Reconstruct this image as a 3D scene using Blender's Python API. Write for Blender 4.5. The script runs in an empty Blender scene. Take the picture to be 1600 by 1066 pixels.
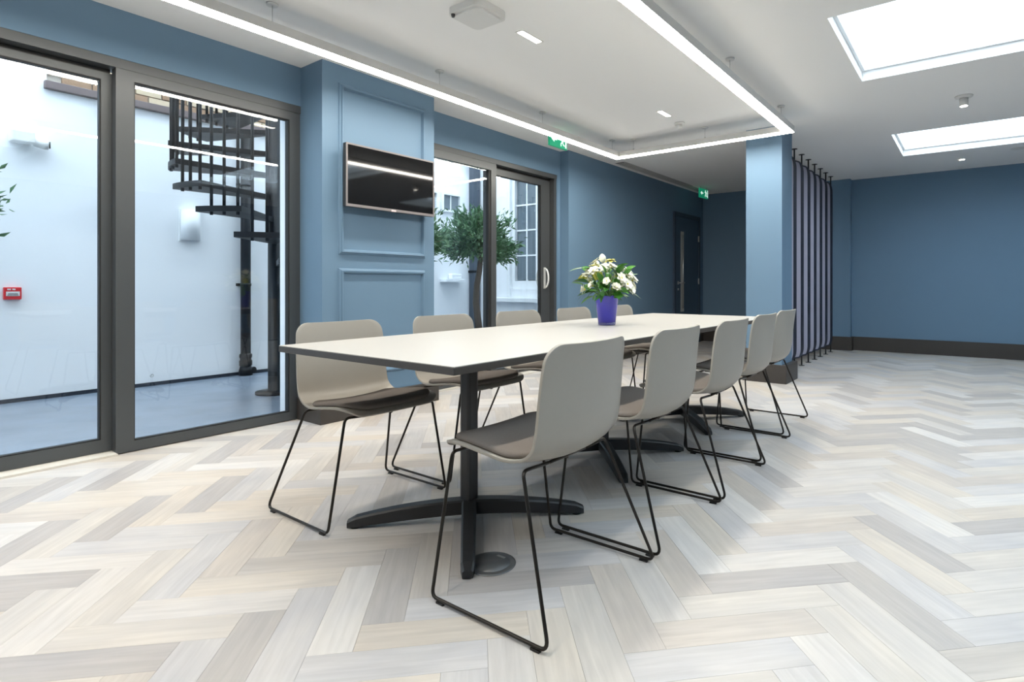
import bpy, bmesh, math, random
from mathutils import Vector, Matrix
random.seed(7)
S = bpy.context.scene
COL = S.collection

# ------------------------------------------------------------------ camera, sky, exposure
YAW = math.radians(36.112)
cam_d = bpy.data.cameras.new('camera')
cam_d.sensor_width = 36.0
cam_d.lens = 880.0 / 1600.0 * 36.0
cam_d.shift_x = -80.0 / 1600.0
cam_d.shift_y = -87.0 / 1600.0
cam_d.clip_start = 0.05
cam = bpy.data.objects.new('camera', cam_d)
cam.location = (0, 0, 0.98)
cam.rotation_euler = (math.pi / 2, 0, YAW)
COL.objects.link(cam)
S.camera = cam

world = bpy.data.worlds.new('overcast_sky')
S.world = world
world.use_nodes = True
bg = world.node_tree.nodes['Background']
bg.inputs[0].default_value = (0.80, 0.915, 1.0, 1)
bg.inputs[1].default_value = 7.0

S.view_settings.view_transform = 'Standard'
S.view_settings.look = 'None'
S.view_settings.gamma = 1.0
S.view_settings.use_curve_mapping = False
S.view_settings.exposure = 0.0
LED_POWER = 53.0

# ------------------------------------------------------------------ helpers
def lin(c):
    return tuple(((v / 255.0) / 12.92 if v / 255.0 <= 0.04045 else ((v / 255.0 + 0.055) / 1.055) ** 2.4) for v in c) + (1.0,)

def mat(name, rgb=(128, 128, 128), rough=0.5, metal=0.0, spec=0.5, noise=0.0, nscale=20.0, bump=0.0, bscale=60.0,
        emit=None, estr=0.0, stretch=None):
    m = bpy.data.materials.new(name)
    m.use_nodes = True
    nt = m.node_tree
    b = nt.nodes['Principled BSDF']
    c = lin(rgb)
    b.inputs['Base Color'].default_value = c
    b.inputs['Roughness'].default_value = rough
    b.inputs['Metallic'].default_value = metal
    b.inputs['Specular IOR Level'].default_value = spec
    if emit:
        b.inputs['Emission Color'].default_value = lin(emit)
        b.inputs['Emission Strength'].default_value = estr
    if noise or bump:
        tc = nt.nodes.new('ShaderNodeTexCoord')
        mp = nt.nodes.new('ShaderNodeMapping')
        if stretch:
            mp.inputs['Scale'].default_value = stretch
        nt.links.new(tc.outputs['Object'], mp.inputs[0])
        if noise:
            n = nt.nodes.new('ShaderNodeTexNoise')
            n.inputs['Scale'].default_value = nscale
            n.inputs['Detail'].default_value = 5
            nt.links.new(mp.outputs[0], n.inputs[0])
            mx = nt.nodes.new('ShaderNodeMix')
            mx.data_type = 'RGBA'
            mx.inputs[6].default_value = tuple(v * (1 - noise) for v in c[:3]) + (1,)
            mx.inputs[7].default_value = tuple(min(1, v * (1 + noise)) for v in c[:3]) + (1,)
            nt.links.new(n.outputs[0], mx.inputs[0])
            nt.links.new(mx.outputs[2], b.inputs['Base Color'])
        if bump:
            n2 = nt.nodes.new('ShaderNodeTexNoise')
            n2.inputs['Scale'].default_value = bscale
            n2.inputs['Detail'].default_value = 3
            nt.links.new(mp.outputs[0], n2.inputs[0])
            bp = nt.nodes.new('ShaderNodeBump')
            bp.inputs['Strength'].default_value = bump
            bp.inputs['Distance'].default_value = 0.01
            nt.links.new(n2.outputs[0], bp.inputs['Height'])
            nt.links.new(bp.outputs[0], b.inputs['Normal'])
    return m

def glass_mat(name, tint=(250, 253, 255), ior=1.5):
    m = bpy.data.materials.new(name)
    m.use_nodes = True
    nt = m.node_tree
    nt.nodes.remove(nt.nodes['Principled BSDF'])
    out = nt.nodes['Material Output']
    t = nt.nodes.new('ShaderNodeBsdfTransparent')
    t.inputs[0].default_value = lin(tint)
    g = nt.nodes.new('ShaderNodeBsdfGlossy')
    g.inputs['Roughness'].default_value = 0.0
    fr = nt.nodes.new('ShaderNodeFresnel')
    # the same air-to-glass reflectance from either face of the sheet
    ge = nt.nodes.new('ShaderNodeNewGeometry')
    mr = nt.nodes.new('ShaderNodeMapRange')
    mr.inputs['To Min'].default_value = ior
    mr.inputs['To Max'].default_value = 1.0 / ior
    nt.links.new(ge.outputs['Backfacing'], mr.inputs['Value'])
    nt.links.new(mr.outputs[0], fr.inputs[0])
    mx = nt.nodes.new('ShaderNodeMixShader')
    nt.links.new(fr.outputs[0], mx.inputs[0])
    nt.links.new(t.outputs[0], mx.inputs[1])
    nt.links.new(g.outputs[0], mx.inputs[2])
    nt.links.new(mx.outputs[0], out.inputs[0])
    return m

class MB:
    """collects shapes; build() links them as one mesh object"""
    def __init__(self):
        self.v = []; self.f = []; self.sm = []; self.mi = []
    def add(self, vs, fs, smooth=False, mi=0):
        o = len(self.v)
        self.v += [tuple(p) for p in vs]
        self.f += [tuple(i + o for i in q) for q in fs]
        self.sm += [smooth] * len(fs); self.mi += [mi] * len(fs)
        return self
    def box(self, x0, x1, y0, y1, z0, z1, mi=0):
        vs = [(x0, y0, z0), (x1, y0, z0), (x1, y1, z0), (x0, y1, z0), (x0, y0, z1), (x1, y0, z1), (x1, y1, z1), (x0, y1, z1)]
        return self.add(vs, [(0, 3, 2, 1), (4, 5, 6, 7), (0, 1, 5, 4), (1, 2, 6, 5), (2, 3, 7, 6), (3, 0, 4, 7)], False, mi)
    def bbox(self, x0, x1, y0, y1, z0, z1, r=0.004, mi=0):
        """box with chamfered edges"""
        bm = bmesh.new()
        bmesh.ops.create_cube(bm, size=1)
        for v in bm.verts:
            v.co = Vector(((x0 + x1) / 2 + v.co.x * (x1 - x0), (y0 + y1) / 2 + v.co.y * (y1 - y0), (z0 + z1) / 2 + v.co.z * (z1 - z0)))
        bmesh.ops.bevel(bm, geom=bm.edges[:], offset=r, segments=2, affect='EDGES', profile=0.5)
        bm.verts.ensure_lookup_table()
        vs = [tuple(v.co) for v in bm.verts]
        fs = [tuple(v.index for v in f.verts) for f in bm.faces]
        bm.free()
        return self.add(vs, fs, False, mi)
    def prism(self, pts, axis, a0, a1, smooth=False, mi=0):
        """extrude a closed 2D outline along an axis (0,1,2)"""
        n = len(pts)
        def p3(p, a):
            q = [0, 0, 0]; k = [i for i in range(3) if i != axis]
            q[k[0]] = p[0]; q[k[1]] = p[1]; q[axis] = a
            return tuple(q)
        vs = [p3(p, a0) for p in pts] + [p3(p, a1) for p in pts]
        fs = [tuple(range(n))[::-1], tuple(range(n, 2 * n))]
        self.add(vs, fs, False, mi)
        o = len(self.v) - 2 * n
        for i in range(n):
            j = (i + 1) % n
            self.f.append((o + i, o + j, o + n + j, o + n + i)); self.sm.append(smooth); self.mi.append(mi)
        return self
    def tube(self, pts, r, n=10, closed=False, cap=True, mi=0, rs=None):
        P = [Vector(p) for p in pts]
        N = len(P); vs = []; up = None
        for i, p in enumerate(P):
            if closed:
                t = (P[(i + 1) % N] - P[i - 1]).normalized()
            else:
                a = P[max(0, i - 1)]; b = P[min(N - 1, i + 1)]
                t = (b - a).normalized()
            if up is None:
                up = Vector((0, 0, 1)) if abs(t.z) < 0.9 else Vector((1, 0, 0))
            u = (up - t * up.dot(t)).normalized(); w = t.cross(u); up = u
            rr = rs[i] if rs else r
            for k in range(n):
                a = 2 * math.pi * k / n
                vs.append(p + (u * math.cos(a) + w * math.sin(a)) * rr)
        fs = []
        for i in range(N if closed else N - 1):
            j = (i + 1) % N
            for k in range(n):
                l = (k + 1) % n
                fs.append((i * n + k, i * n + l, j * n + l, j * n + k))
        self.add(vs, fs, True, mi)
        if cap and not closed:
            o = len(self.v) - N * n
            self.f += [tuple(o + k for k in range(n))[::-1], tuple(o + (N - 1) * n + k for k in range(n))]
            self.sm += [False, False]; self.mi += [mi, mi]
        return self
    def lathe(self, prof, c=(0, 0, 0), n=32, mi=0, caps=True, smooth=True):
        vs = []; m = len(prof)
        for r, z in prof:
            for k in range(n):
                a = 2 * math.pi * k / n
                vs.append((c[0] + r * math.cos(a), c[1] + r * math.sin(a), c[2] + z))
        fs = []
        for i in range(m - 1):
            for k in range(n):
                l = (k + 1) % n
                fs.append((i * n + k, i * n + l, (i + 1) * n + l, (i + 1) * n + k))
        self.add(vs, fs, smooth, mi)
        if caps:
            o = len(self.v) - m * n
            self.f += [tuple(o + k for k in range(n))[::-1], tuple(o + (m - 1) * n + k for k in range(n))]
            self.sm += [False, False]; self.mi += [mi, mi]
        return self
    def mesh(self, name, mats):
        me = bpy.data.meshes.new(name)
        me.from_pydata(self.v, [], self.f)
        for m in (mats if isinstance(mats, (list, tuple)) else [mats]):
            me.materials.append(m)
        me.polygons.foreach_set('use_smooth', self.sm)
        me.polygons.foreach_set('material_index', self.mi)
        me.update()
        return me
    def build(self, name, mats, parent=None):
        o = bpy.data.objects.new(name, self.mesh(name, mats))
        COL.objects.link(o)
        if parent:
            o.parent = parent
        return o

def B(*a):
    return MB().box(*a)

def tag(o, label=None, cat=None, group=None, kind=None):
    if label: o['label'] = label
    if cat: o['category'] = cat
    if group: o['group'] = group
    if kind: o['kind'] = kind
    return o

def empty(name, loc=(0, 0, 0), rz=0.0):
    o = bpy.data.objects.new(name, None)
    o.empty_display_size = 0.1
    o.location = loc; o.rotation_euler = (0, 0, rz)
    COL.objects.link(o)
    return o

def struct(o, label, cat):
    return tag(o, label, cat, kind='structure')

def copy_tree(o, parent=None):
    c = o.copy()
    COL.objects.link(c)
    if parent:
        c.parent = parent
    for ch in [x for x in list(bpy.data.objects) if x.parent == o]:
        copy_tree(ch, c)
    return c

def fillet(pts, r, n=6):
    P = [Vector(p) for p in pts]
    out = [P[0]]
    for i in range(1, len(P) - 1):
        a = (P[i - 1] - P[i]); b = (P[i + 1] - P[i])
        la, lb = a.length, b.length
        a.normalize(); b.normalize()
        ang = a.angle(b)
        d = min(r / math.tan(ang / 2), la * 0.48, lb * 0.48)
        p0 = P[i] + a * d; p1 = P[i] + b * d
        for k in range(n + 1):
            t = k / n
            out.append((p0 * (1 - t) + P[i] * t) * (1 - t) + (P[i] * (1 - t) + p1 * t) * t)
    out.append(P[-1])
    return out

# ------------------------------------------------------------------ materials
M = {}
M['blue'] = mat('blue_wall_paint', (101, 129, 153), 0.55, spec=0.35, noise=0.03, nscale=3, bump=0.03, bscale=180)
M['white'] = mat('white_ceiling_paint', (236, 236, 235), 0.9, spec=0.2, bump=0.02, bscale=200)
M['skirt'] = mat('dark_brown_skirting', (58, 54, 51), 0.5, noise=0.06, nscale=8)
M['frame'] = mat('grey_brown_aluminium', (80, 83, 85), 0.38, metal=0.35, noise=0.03, nscale=30)
M['framedark'] = mat('dark_aluminium_recess', (44, 44, 44), 0.5)
M['gasket'] = mat('black_rubber', (24, 25, 26), 0.6)
M['glass'] = glass_mat('clear_glass')
M['led'] = mat('led_diffuser', (255, 250, 240), 0.6, emit=(255, 248, 236), estr=LED_POWER)
M['ledslot'] = mat('downlight_diffuser', (255, 250, 240), 0.6, emit=(255, 247, 232), estr=30)
M['alu'] = mat('white_anodised_aluminium', (205, 205, 203), 0.4)
M['shell'] = mat('warm_grey_polypropylene', (154, 149, 140), 0.42, noise=0.02, nscale=60, bump=0.02, bscale=500)
M['cushion'] = mat('taupe_wool_felt', (114, 107, 101), 0.95, spec=0.15, noise=0.12, nscale=250, bump=0.25, bscale=600)
M['wire'] = mat('black_bronze_steel', (46, 42, 38), 0.33, metal=0.6)
M['rubber'] = mat('black_plastic_glide', (28, 27, 26), 0.6)
M['laminate'] = mat('white_laminate', (186, 183, 177), 0.34, noise=0.015, nscale=120)
M['edge'] = mat('dark_table_edge', (62, 59, 57), 0.45, noise=0.05, nscale=50)
M['iron'] = mat('black_powder_coated_iron', (40, 41, 43), 0.4, noise=0.05, nscale=60, bump=0.03, bscale=400)
M['chrome'] = mat('brushed_steel', (190, 190, 188), 0.28, metal=0.9, noise=0.06, nscale=90)
M['polished'] = mat('polished_pale_metal', (228, 228, 224), 0.25, metal=0.3)
M['socket'] = mat('grey_zinc', (120, 122, 124), 0.42, metal=0.5, noise=0.06, nscale=70)
M['tvscreen'] = mat('black_screen', (9, 9, 11), 0.045, spec=0.6)
M['tvframe'] = mat('silver_bezel', (132, 126, 126), 0.35, metal=0.4)
M['plasticw'] = mat('white_plastic', (214, 214, 212), 0.45)
M['red'] = mat('red_plastic', (206, 30, 36), 0.4, noise=0.05, nscale=40)
M['green'] = mat('green_sign', (20, 150, 110), 0.4, emit=(24, 150, 112), estr=0.5)
M['signwhite'] = mat('white_sign_mark', (235, 250, 244), 0.5, emit=(225, 250, 240), estr=0.9)
M['outwall'] = mat('white_render_outside', (236, 239, 242), 0.85, noise=0.02, nscale=2, bump=0.06, bscale=90)
M['outtrim'] = mat('white_gloss_joinery', (235, 238, 240), 0.4)
M['slate'] = mat('wet_blue_slate', (124, 135, 149), 0.26, noise=0.22, nscale=3, bump=0.05, bscale=20)
M['slatejoint'] = mat('dark_joint', (34, 42, 54), 0.7)
M['black'] = mat('black_gloss_paint', (11, 13, 18), 0.45, spec=0.25, noise=0.08, nscale=12)
M['mortar'] = mat('pale_mortar', (196, 188, 176), 0.95, bump=0.3, bscale=120)
M['brick1'] = mat('buff_brick', (196, 178, 152), 0.9, noise=0.15, nscale=18, bump=0.3, bscale=70)
M['brick2'] = mat('brown_brick', (150, 122, 98), 0.9, noise=0.18, nscale=18, bump=0.3, bscale=70)
M['coping'] = mat('lead_coping', (110, 98, 98), 0.7, noise=0.1, nscale=15)
M['darkglass'] = mat('dim_window_pane', (96, 108, 116), 0.06, spec=0.7)
M['lilac'] = mat('lilac_grey_fabric', (166, 163, 178), 0.85, spec=0.2, noise=0.06, nscale=200, bump=0.1, bscale=500)
M['navy'] = mat('navy_frame', (36, 40, 54), 0.5)
M['vase'] = mat('cobalt_glass', (78, 74, 214), 0.14, spec=0.6)
M['vase'].node_tree.nodes['Principled BSDF'].inputs['Transmission Weight'].default_value = 0.35
M['clear'] = mat('clear_glass_base', (235, 238, 245), 0.05)
M['clear'].node_tree.nodes['Principled BSDF'].inputs['Transmission Weight'].default_value = 0.9
M['petal'] = mat('cream_petal', (244, 243, 226), 0.6, noise=0.06, nscale=60)
M['petaly'] = mat('pale_yellow_petal', (232, 226, 120), 0.6, noise=0.1, nscale=60)
M['pollen'] = mat('yellow_green_centre', (196, 190, 60), 0.8)
M['leaf'] = mat('fresh_green_leaf', (74, 138, 48), 0.45, noise=0.3, nscale=12)
M['leafd'] = mat('deep_green_leaf', (48, 98, 46), 0.4, noise=0.3, nscale=12)
M['stem'] = mat('green_stem', (70, 110, 50), 0.6)
M['bay'] = mat('olive_green_foliage', (88, 126, 88), 0.5, noise=0.4, nscale=9)
M['bark'] = mat('grey_brown_bark', (92, 84, 76), 0.9, noise=0.2, nscale=30, bump=0.4, bscale=60)
M['terra'] = mat('dark_planter', (52, 54, 58), 0.6, noise=0.1, nscale=20)
M['soil'] = mat('dark_soil', (40, 32, 26), 1.0, bump=0.5, bscale=60)
M['badge'] = mat('pale_badge', (220, 205, 205), 0.4, metal=0.3)
M['threshold'] = mat('pale_stone_threshold', (205, 200, 190), 0.7, noise=0.05, nscale=30)

def plank_material():
    m = bpy.data.materials.new('pale_oak_vinyl_plank')
    m.use_nodes = True
    nt = m.node_tree
    b = nt.nodes['Principled BSDF']
    at = nt.nodes.new('ShaderNodeAttribute'); at.attribute_name = 'tone'
    uv = nt.nodes.new('ShaderNodeUVMap')
    mp = nt.nodes.new('ShaderNodeMapping'); mp.inputs['Scale'].default_value = (2.2, 30, 1)
    nt.links.new(uv.outputs[0], mp.inputs[0])
    n = nt.nodes.new('ShaderNodeTexNoise'); n.inputs['Scale'].default_value = 1.6; n.inputs['Detail'].default_value = 6
    n.inputs['Distortion'].default_value = 0.6
    nt.links.new(mp.outputs[0], n.inputs[0])
    mp2 = nt.nodes.new('ShaderNodeMapping'); mp2.inputs['Scale'].default_value = (2.5, 6, 1)
    nt.links.new(uv.outputs[0], mp2.inputs[0])
    n2 = nt.nodes.new('ShaderNodeTexNoise'); n2.inputs['Scale'].default_value = 1.2; n2.inputs['Detail'].default_value = 3
    nt.links.new(mp2.outputs[0], n2.inputs[0])
    r1 = nt.nodes.new('ShaderNodeValToRGB')
    r1.color_ramp.elements[0].position = 0.25; r1.color_ramp.elements[0].color = (0.88, 0.875, 0.87, 1)
    r1.color_ramp.elements[1].position = 0.75; r1.color_ramp.elements[1].color = (1.08, 1.08, 1.08, 1)
    nt.links.new(n.outputs[0], r1.inputs[0])
    r2 = nt.nodes.new('ShaderNodeValToRGB')
    r2.color_ramp.elements[0].position = 0.3; r2.color_ramp.elements[0].color = (0.90, 0.91, 0.93, 1)
    r2.color_ramp.elements[1].position = 0.7; r2.color_ramp.elements[1].color = (1.05, 1.04, 1.015, 1)
    nt.links.new(n2.outputs[0], r2.inputs[0])
    m1 = nt.nodes.new('ShaderNodeMix'); m1.data_type = 'RGBA'; m1.blend_type = 'MULTIPLY'; m1.inputs[0].default_value = 1
    m2 = nt.nodes.new('ShaderNodeMix'); m2.data_type = 'RGBA'; m2.blend_type = 'MULTIPLY'; m2.inputs[0].default_value = 1
    nt.links.new(at.outputs[0], m1.inputs[6]); nt.links.new(r1.outputs[0], m1.inputs[7])
    nt.links.new(m1.outputs[2], m2.inputs[6]); nt.links.new(r2.outputs[0], m2.inputs[7])
    nt.links.new(m2.outputs[2], b.inputs['Base Color'])
    b.inputs['Roughness'].default_value = 0.40
    b.inputs['Specular IOR Level'].default_value = 0.4
    bp = nt.nodes.new('ShaderNodeBump'); bp.inputs['Strength'].default_value = 0.05; bp.inputs['Distance'].default_value = 0.004
    nt.links.new(n.outputs[0], bp.inputs['Height']); nt.links.new(bp.outputs[0], b.inputs['Normal'])
    return m
M['plank'] = plank_material()

# ------------------------------------------------------------------ dimensions of the room
CZ = 2.58
WX = -4.0          # window wall
PX = -3.72         # front of the pillar with the screen
WX2 = -3.875       # wall beyond the second window
YB = 9.5           # back wall
XR, YF = 3.4, -3.0

# ------------------------------------------------------------------ floor with herringbone planks
floor = B(-4.06, XR + .1, YF - .1, YB + .1, -0.12, -0.006).build('floor', mat('floor_bed', (176, 166, 152), 0.8, noise=0.05))
struct(floor, 'pale oak herringbone plank floor of the meeting room', 'floor')
PW, PL = 0.119, 0.476
U0, V0 = 0.866, 1.812
GAP = 0.00025
TONES = [(198, 192, 185), (191, 183, 175), (184, 178, 172), (204, 199, 194), (190, 187, 186), (179, 174, 170), (197, 192, 187),
         (201, 193, 183), (193, 190, 189), (207, 203, 199), (175, 170, 167), (198, 189, 178)]
def plank_geo(mb, uvs, tones, cx, cy, ang, tone, off):
    """one plank: chamfered top slab, centred, long axis at ang"""
    ca, sa = math.cos(ang), math.sin(ang)
    hx, hy, c = PL / 2 - GAP, PW / 2 - GAP, 0.0004
    ring = lambda ax, ay, z: [(cx + x * ca - y * sa, cy + x * sa + y * ca, z) for x, y in ((-ax, -ay), (ax, -ay), (ax, ay), (-ax, ay))]
    vs = ring(hx, hy, -0.006) + ring(hx, hy, -c) + ring(hx - c, hy - c, 0.0)
    loc = [(-hx, -hy), (hx, -hy), (hx, hy), (-hx, hy)]
    fs = [(8, 9, 10, 11)]
    for i in range(4):
        j = (i + 1) % 4
        fs += [(i, j, 4 + j, 4 + i), (4 + i, 4 + j, 8 + j, 8 + i)]
    mb.add(vs, fs)
    for q in fs:
        for i in q:
            uvs.append((loc[i % 4][0] + off[0], loc[i % 4][1] + off[1]))
            tones.append(tone)
def finish_planks(mb, uvs, tones, name):
    me = mb.mesh(name, M['plank'])
    ul = me.uv_layers.new(name='UVMap')
    ul.data.foreach_set('uv', [c for p in uvs for c in p])
    ca = me.color_attributes.new('tone', 'FLOAT_COLOR', 'CORNER')
    ca.data.foreach_set('color', [c for t in tones for c in t])
    return me
variants = []
for k in range(24):
    mb, u, t = MB(), [], []
    base = lin(TONES[k % 12])
    plank_geo(mb, u, t, 0, 0, 0, base, (k * 3.7, k * 1.9))
    variants.append(finish_planks(mb, u, t, 'plank_mesh'))
cells = []
r2 = math.sqrt(0.5)
for a in range(-120, 120):
    for b in range(-120, 120):
        t = (a - b) % 8
        if t == 0:
            uc, vc, ang = U0 + (a + 2) * PW, V0 + (b + .5) * PW, math.radians(45)
        elif t == 7:
            uc, vc, ang = U0 + (a + .5) * PW, V0 + (b + 2) * PW, math.radians(135)
        else:
            continue
        x, y = (uc - vc) * r2, (uc + vc) * r2
        if -4.0 - 0.10 < x < XR + 0.2 and YF - 0.2 < y < YB + 0.15:
            cells.append((x, y, ang))
Fv = (-math.sin(YAW), math.cos(YAW)); Rv = (math.cos(YAW), math.sin(YAW))
def inview(x, y):
    d = x * Fv[0] + y * Fv[1]
    if d < 0.3: return 0
    s = x * Rv[0] + y * Rv[1]
    px, py = 880 + 880 * s / d, 446 + 880 * 0.98 / d
    return 1.0 / d if (-40 < px < 1640 and py < 1110) else 0
full = [c for c in cells if -3.78 < c[0]]
full.sort(key=lambda c: -inview(c[0], c[1]))
rng = random.Random(3)
mb, uu, tt = MB(), [], []
edge_cells = [c for c in cells if not (-3.78 < c[0])]
for i, (x, y, ang) in enumerate(full):
    if i < 300 and inview(x, y) > 0:
        o = bpy.data.objects.new('floor_plank', variants[rng.randrange(24)])
        o.location = (x, y, 0); o.rotation_euler = (0, 0, ang + (math.pi if rng.random() < .5 else 0))
        o.parent = floor
        COL.objects.link(o)
    else:
        plank_geo(mb, uu, tt, x, y, ang, lin(TONES[rng.randrange(12)]), (rng.random() * 90, rng.random() * 40))
def cut_plank(cx, cy, ang, tone, off, xmin=-4.0):
    """plank trimmed where it meets the glazed wall"""
    ca, sa = math.cos(ang), math.sin(ang)
    hx, hy = PL / 2 - GAP, PW / 2 - GAP
    P = [(cx + x * ca - y * sa, cy + x * sa + y * ca) for x, y in ((-hx, -hy), (hx, -hy), (hx, hy), (-hx, hy))]
    out = []
    for i in range(4):
        a, b = P[i], P[(i + 1) % 4]
        if a[0] >= xmin: out.append(a)
        if (a[0] - xmin) * (b[0] - xmin) < 0:
            t = (xmin - a[0]) / (b[0] - a[0])
            out.append((xmin, a[1] + (b[1] - a[1]) * t))
    n = len(out)
    if n < 3: return
    vs = [(x, y, 0.0) for x, y in out] + [(x, y, -.006) for x, y in out]
    fs = [tuple(range(n))] + [(n + i, n + (i + 1) % n, (i + 1) % n, i) for i in range(n)]
    mb.add(vs, fs)
    for q in fs:
        for i in q:
            x, y = vs[i][0] - cx, vs[i][1] - cy
            uu.append((x * ca + y * sa + off[0], -x * sa + y * ca + off[1])); tt.append(tone)
for x, y, ang in edge_cells:
    cut_plank(x, y, ang, lin(TONES[rng.randrange(12)]), (rng.random() * 90, rng.random() * 40))
rest = bpy.data.objects.new('floor_planks', finish_planks(mb, uu, tt, 'floor_planks'))
COL.objects.link(rest); rest.parent = floor
tag(rest, kind='stuff')

# ------------------------------------------------------------------ ceiling with two skylights and an added unseen third that brightens the near floor
SKY = [(0.44, 1.73), (3.66, 4.95), (6.89, 8.12)]  # first opening is added out of view to light the near floor
SX0, SX1 = -0.71, 1.75
cb = MB()
CT = CZ + 0.075
cb.box(-4.3, SX0, YF - .1, YB + .1, CZ, CT)
cb.box(SX1, XR + .1, YF - .1, YB + .1, CZ, CT)
ys = [YF - .1] + [v for p in SKY for v in p] + [YB + .1]
for i in range(0, len(ys), 2):
    cb.box(SX0, SX1, ys[i], ys[i + 1], CZ, CT)
ceiling = cb.build('ceiling', M['white'])
struct(ceiling, 'white painted flat ceiling with rectangular skylight openings', 'ceiling')
for i, (y0, y1) in enumerate(SKY):
    w = empty('window_%d' % (i + 3), ((SX0 + SX1) / 2, (y0 + y1) / 2, CZ))
    cx, cy = (SX0 + SX1) / 2, (y0 + y1) / 2
    hx, hy = (SX1 - SX0) / 2, (y1 - y0) / 2
    fr = MB()
    k = 0.022
    fr.box(-hx - .05, -hx + k, -hy - .05, hy + .05, .0755, .16); fr.box(hx - k, hx + .05, -hy - .05, hy + .05, .0755, .16)
    fr.box(-hx + k, hx - k, -hy - .05, -hy + k, .0755, .16); fr.box(-hx + k, hx - k, hy - k, hy + .05, .0755, .16)
    fr.build('skylight_frame', M['outtrim'], w)
    B(-hx - .05, hx + .05, -hy - .05, hy + .05, .161, .169).build('pane', M['glass'], w)
    struct(w, ['added out-of-view skylight that brightens the near open floor', 'long bright skylight above the open floor beside the column',
               'long bright skylight next to the blue back wall'][i], 'skylight')

# ------------------------------------------------------------------ walls
def wall(name, mb, m, label, cat='wall'):
    return struct(mb.build(name, m), label, cat)
# window wall: header and end piece
H1, H2 = 2.296, 2.288
J1, J1B = 2.21, -1.6
J2 = 5.36
wl = MB()
wl.box(WX - .13, WX, J1B, 2.21, H1, CZ)
wl.box(WX - .13, WX, YF - .1, J1B, -.1, CZ)
wl.box(WX - .13, WX, 3.23, 5.42, H2, CZ)
wl.box(WX - .13, WX, J2, 5.42, -.1, H2)
wall('wall_left', wl, M['blue'], 'blue painted window wall above the glazed doors')
wall('wall_pillar', MB().box(WX - .13, PX, 2.21, 3.23, -.1, CZ), M['blue'], 'blue panelled pier between the two glazed openings carrying the screen')
wall('wall_left_far', MB().box(WX - .13, WX2, 5.42, YB + .1, -.1, CZ), M['blue'], 'plain blue wall beyond the sliding door leading to the far door')
wall('wall_back', MB().box(WX2, XR + .1, YB, YB + .12, -.1, CZ).box(-2.25, -1.5, YB - .14, YB, -.1, CZ), M['blue'], 'dark blue back wall with a shallow pilaster')
wall('wall_right', MB().box(XR, XR + .12, YF - .1, YB + .1, -.1, CZ), M['blue'], 'plain blue side wall of the room')
wall('wall_front', MB().box(WX, XR, YF - .12, YF, -.1, CZ), M['blue'], 'plain blue wall behind the seating end')
colm = wall('wall_column', MB().box(-1.905, -1.547, 5.82, 6.2, 0, CZ), M['blue'], 'square blue column standing beside the far end of the table', 'column')
# skirtings
struct(MB().bbox(-1.935, -1.497, 5.79, 6.235, 0.0, .185, .003).build('baseboard_column', M['skirt']), 'dark brown plinth around the foot of the blue column', 'baseboard')
struct(MB().bbox(WX - .0, PX + .03, 2.18, 3.26, 0.0, .16, .003).build('baseboard_pillar', M['skirt']), 'dark brown plinth around the foot of the blue pier', 'baseboard')
struct(MB().box(-1.5, XR, YB - .022, YB, 0.0, .205).box(-2.27, -1.478, YB - .162, YB - .14, 0, .205).box(-1.5, -1.478, YB - .14, YB - .022, 0, .205)
       .box(WX2, -2.25, YB - .022, YB, 0, .205).build('baseboard_back', M['skirt']), 'tall dark brown skirting along the blue back wall', 'baseboard')
struct(MB().box(WX2, WX2 + .02, 5.44, 8.27, 0, .205).box(WX2, WX2 + .02, 9.32, YB - .022, 0, .205).build('baseboard_left', M['skirt']), 'tall dark brown skirting along the plain blue wall', 'baseboard')

# panel mouldings on the pier
def moulding(mb, y0, y1, z0, z1, w=.04, d=.026):
    """mitred picture-frame moulding on the pier face; returns four parts"""
    sec = [(0, 0), (.10, .35), (.35, .55), (.45, 1.0), (.75, .9), (1, 0)]
    outs = []
    for side in range(4):
        m = MB(); n = len(sec)
        vs = []
        for (a, h) in sec:
            i = a * w
            x = PX + h * d
            if side == 0: vs.append([(x, y0 + i, z0 + i), (x, y1 - i, z0 + i)])
            if side == 1: vs.append([(x, y1 - i, z0 + i), (x, y1 - i, z1 - i)])
            if side == 2: vs.append([(x, y1 - i, z1 - i), (x, y0 + i, z1 - i)])
            if side == 3: vs.append([(x, y0 + i, z1 - i), (x, y0 + i, z0 + i)])
        flat = [p for q in vs for p in q]
        m.add(flat, [(2 * i, 2 * i + 2, 2 * i + 3, 2 * i + 1) for i in range(n - 1)] +
              [tuple(range(0, 2 * n, 2)), tuple(range(1, 2 * n, 2))[::-1], (0, 1, 2 * n - 1, 2 * n - 2)])
        outs.append(m)
    return outs
for k, (z0, z1, lab) in enumerate(((1.205, 2.45, 'blue rectangular panel moulding framing the wall behind the screen'),
                                   (.30, 1.105, 'blue rectangular panel moulding low on the pier under the screen'))):
    t = empty('trim_%d' % (k + 1), (0, 0, 0))
    for m in moulding(None, 2.335, 3.13, z0, z1):
        m.build('moulding', M['blue'], t)
    struct(t, lab, 'moulding')

# ------------------------------------------------------------------ glazed openings
def pane(parent, x, y0, y1, z0, z1):
    B(x - .004, x + .004, y0, y1, z0, z1).build('pane', M['glass'], parent)
FX0, FX1 = WX - .13, WX - .002
w1 = empty('window_1', (0, 0, 0))
MB().box(FX0, FX1, J1B, J1 - .001, H1 - .055, H1 - .001).build('head_frame', M['frame'], w1)
MB().box(FX0, FX1 - .01, J1 - .045, J1 - .001, 0.0, H1 - .056).build('jamb', M['frame'], w1)
MB().box(FX0, FX1, J1B, J1B + .05, 0.0, H1 - .056).build('jamb', M['frame'], w1)
MB().box(FX0, FX1 + .035, J1B + .05, 1.105, -.005, .012).build('threshold', M['threshold'], w1)
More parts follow.
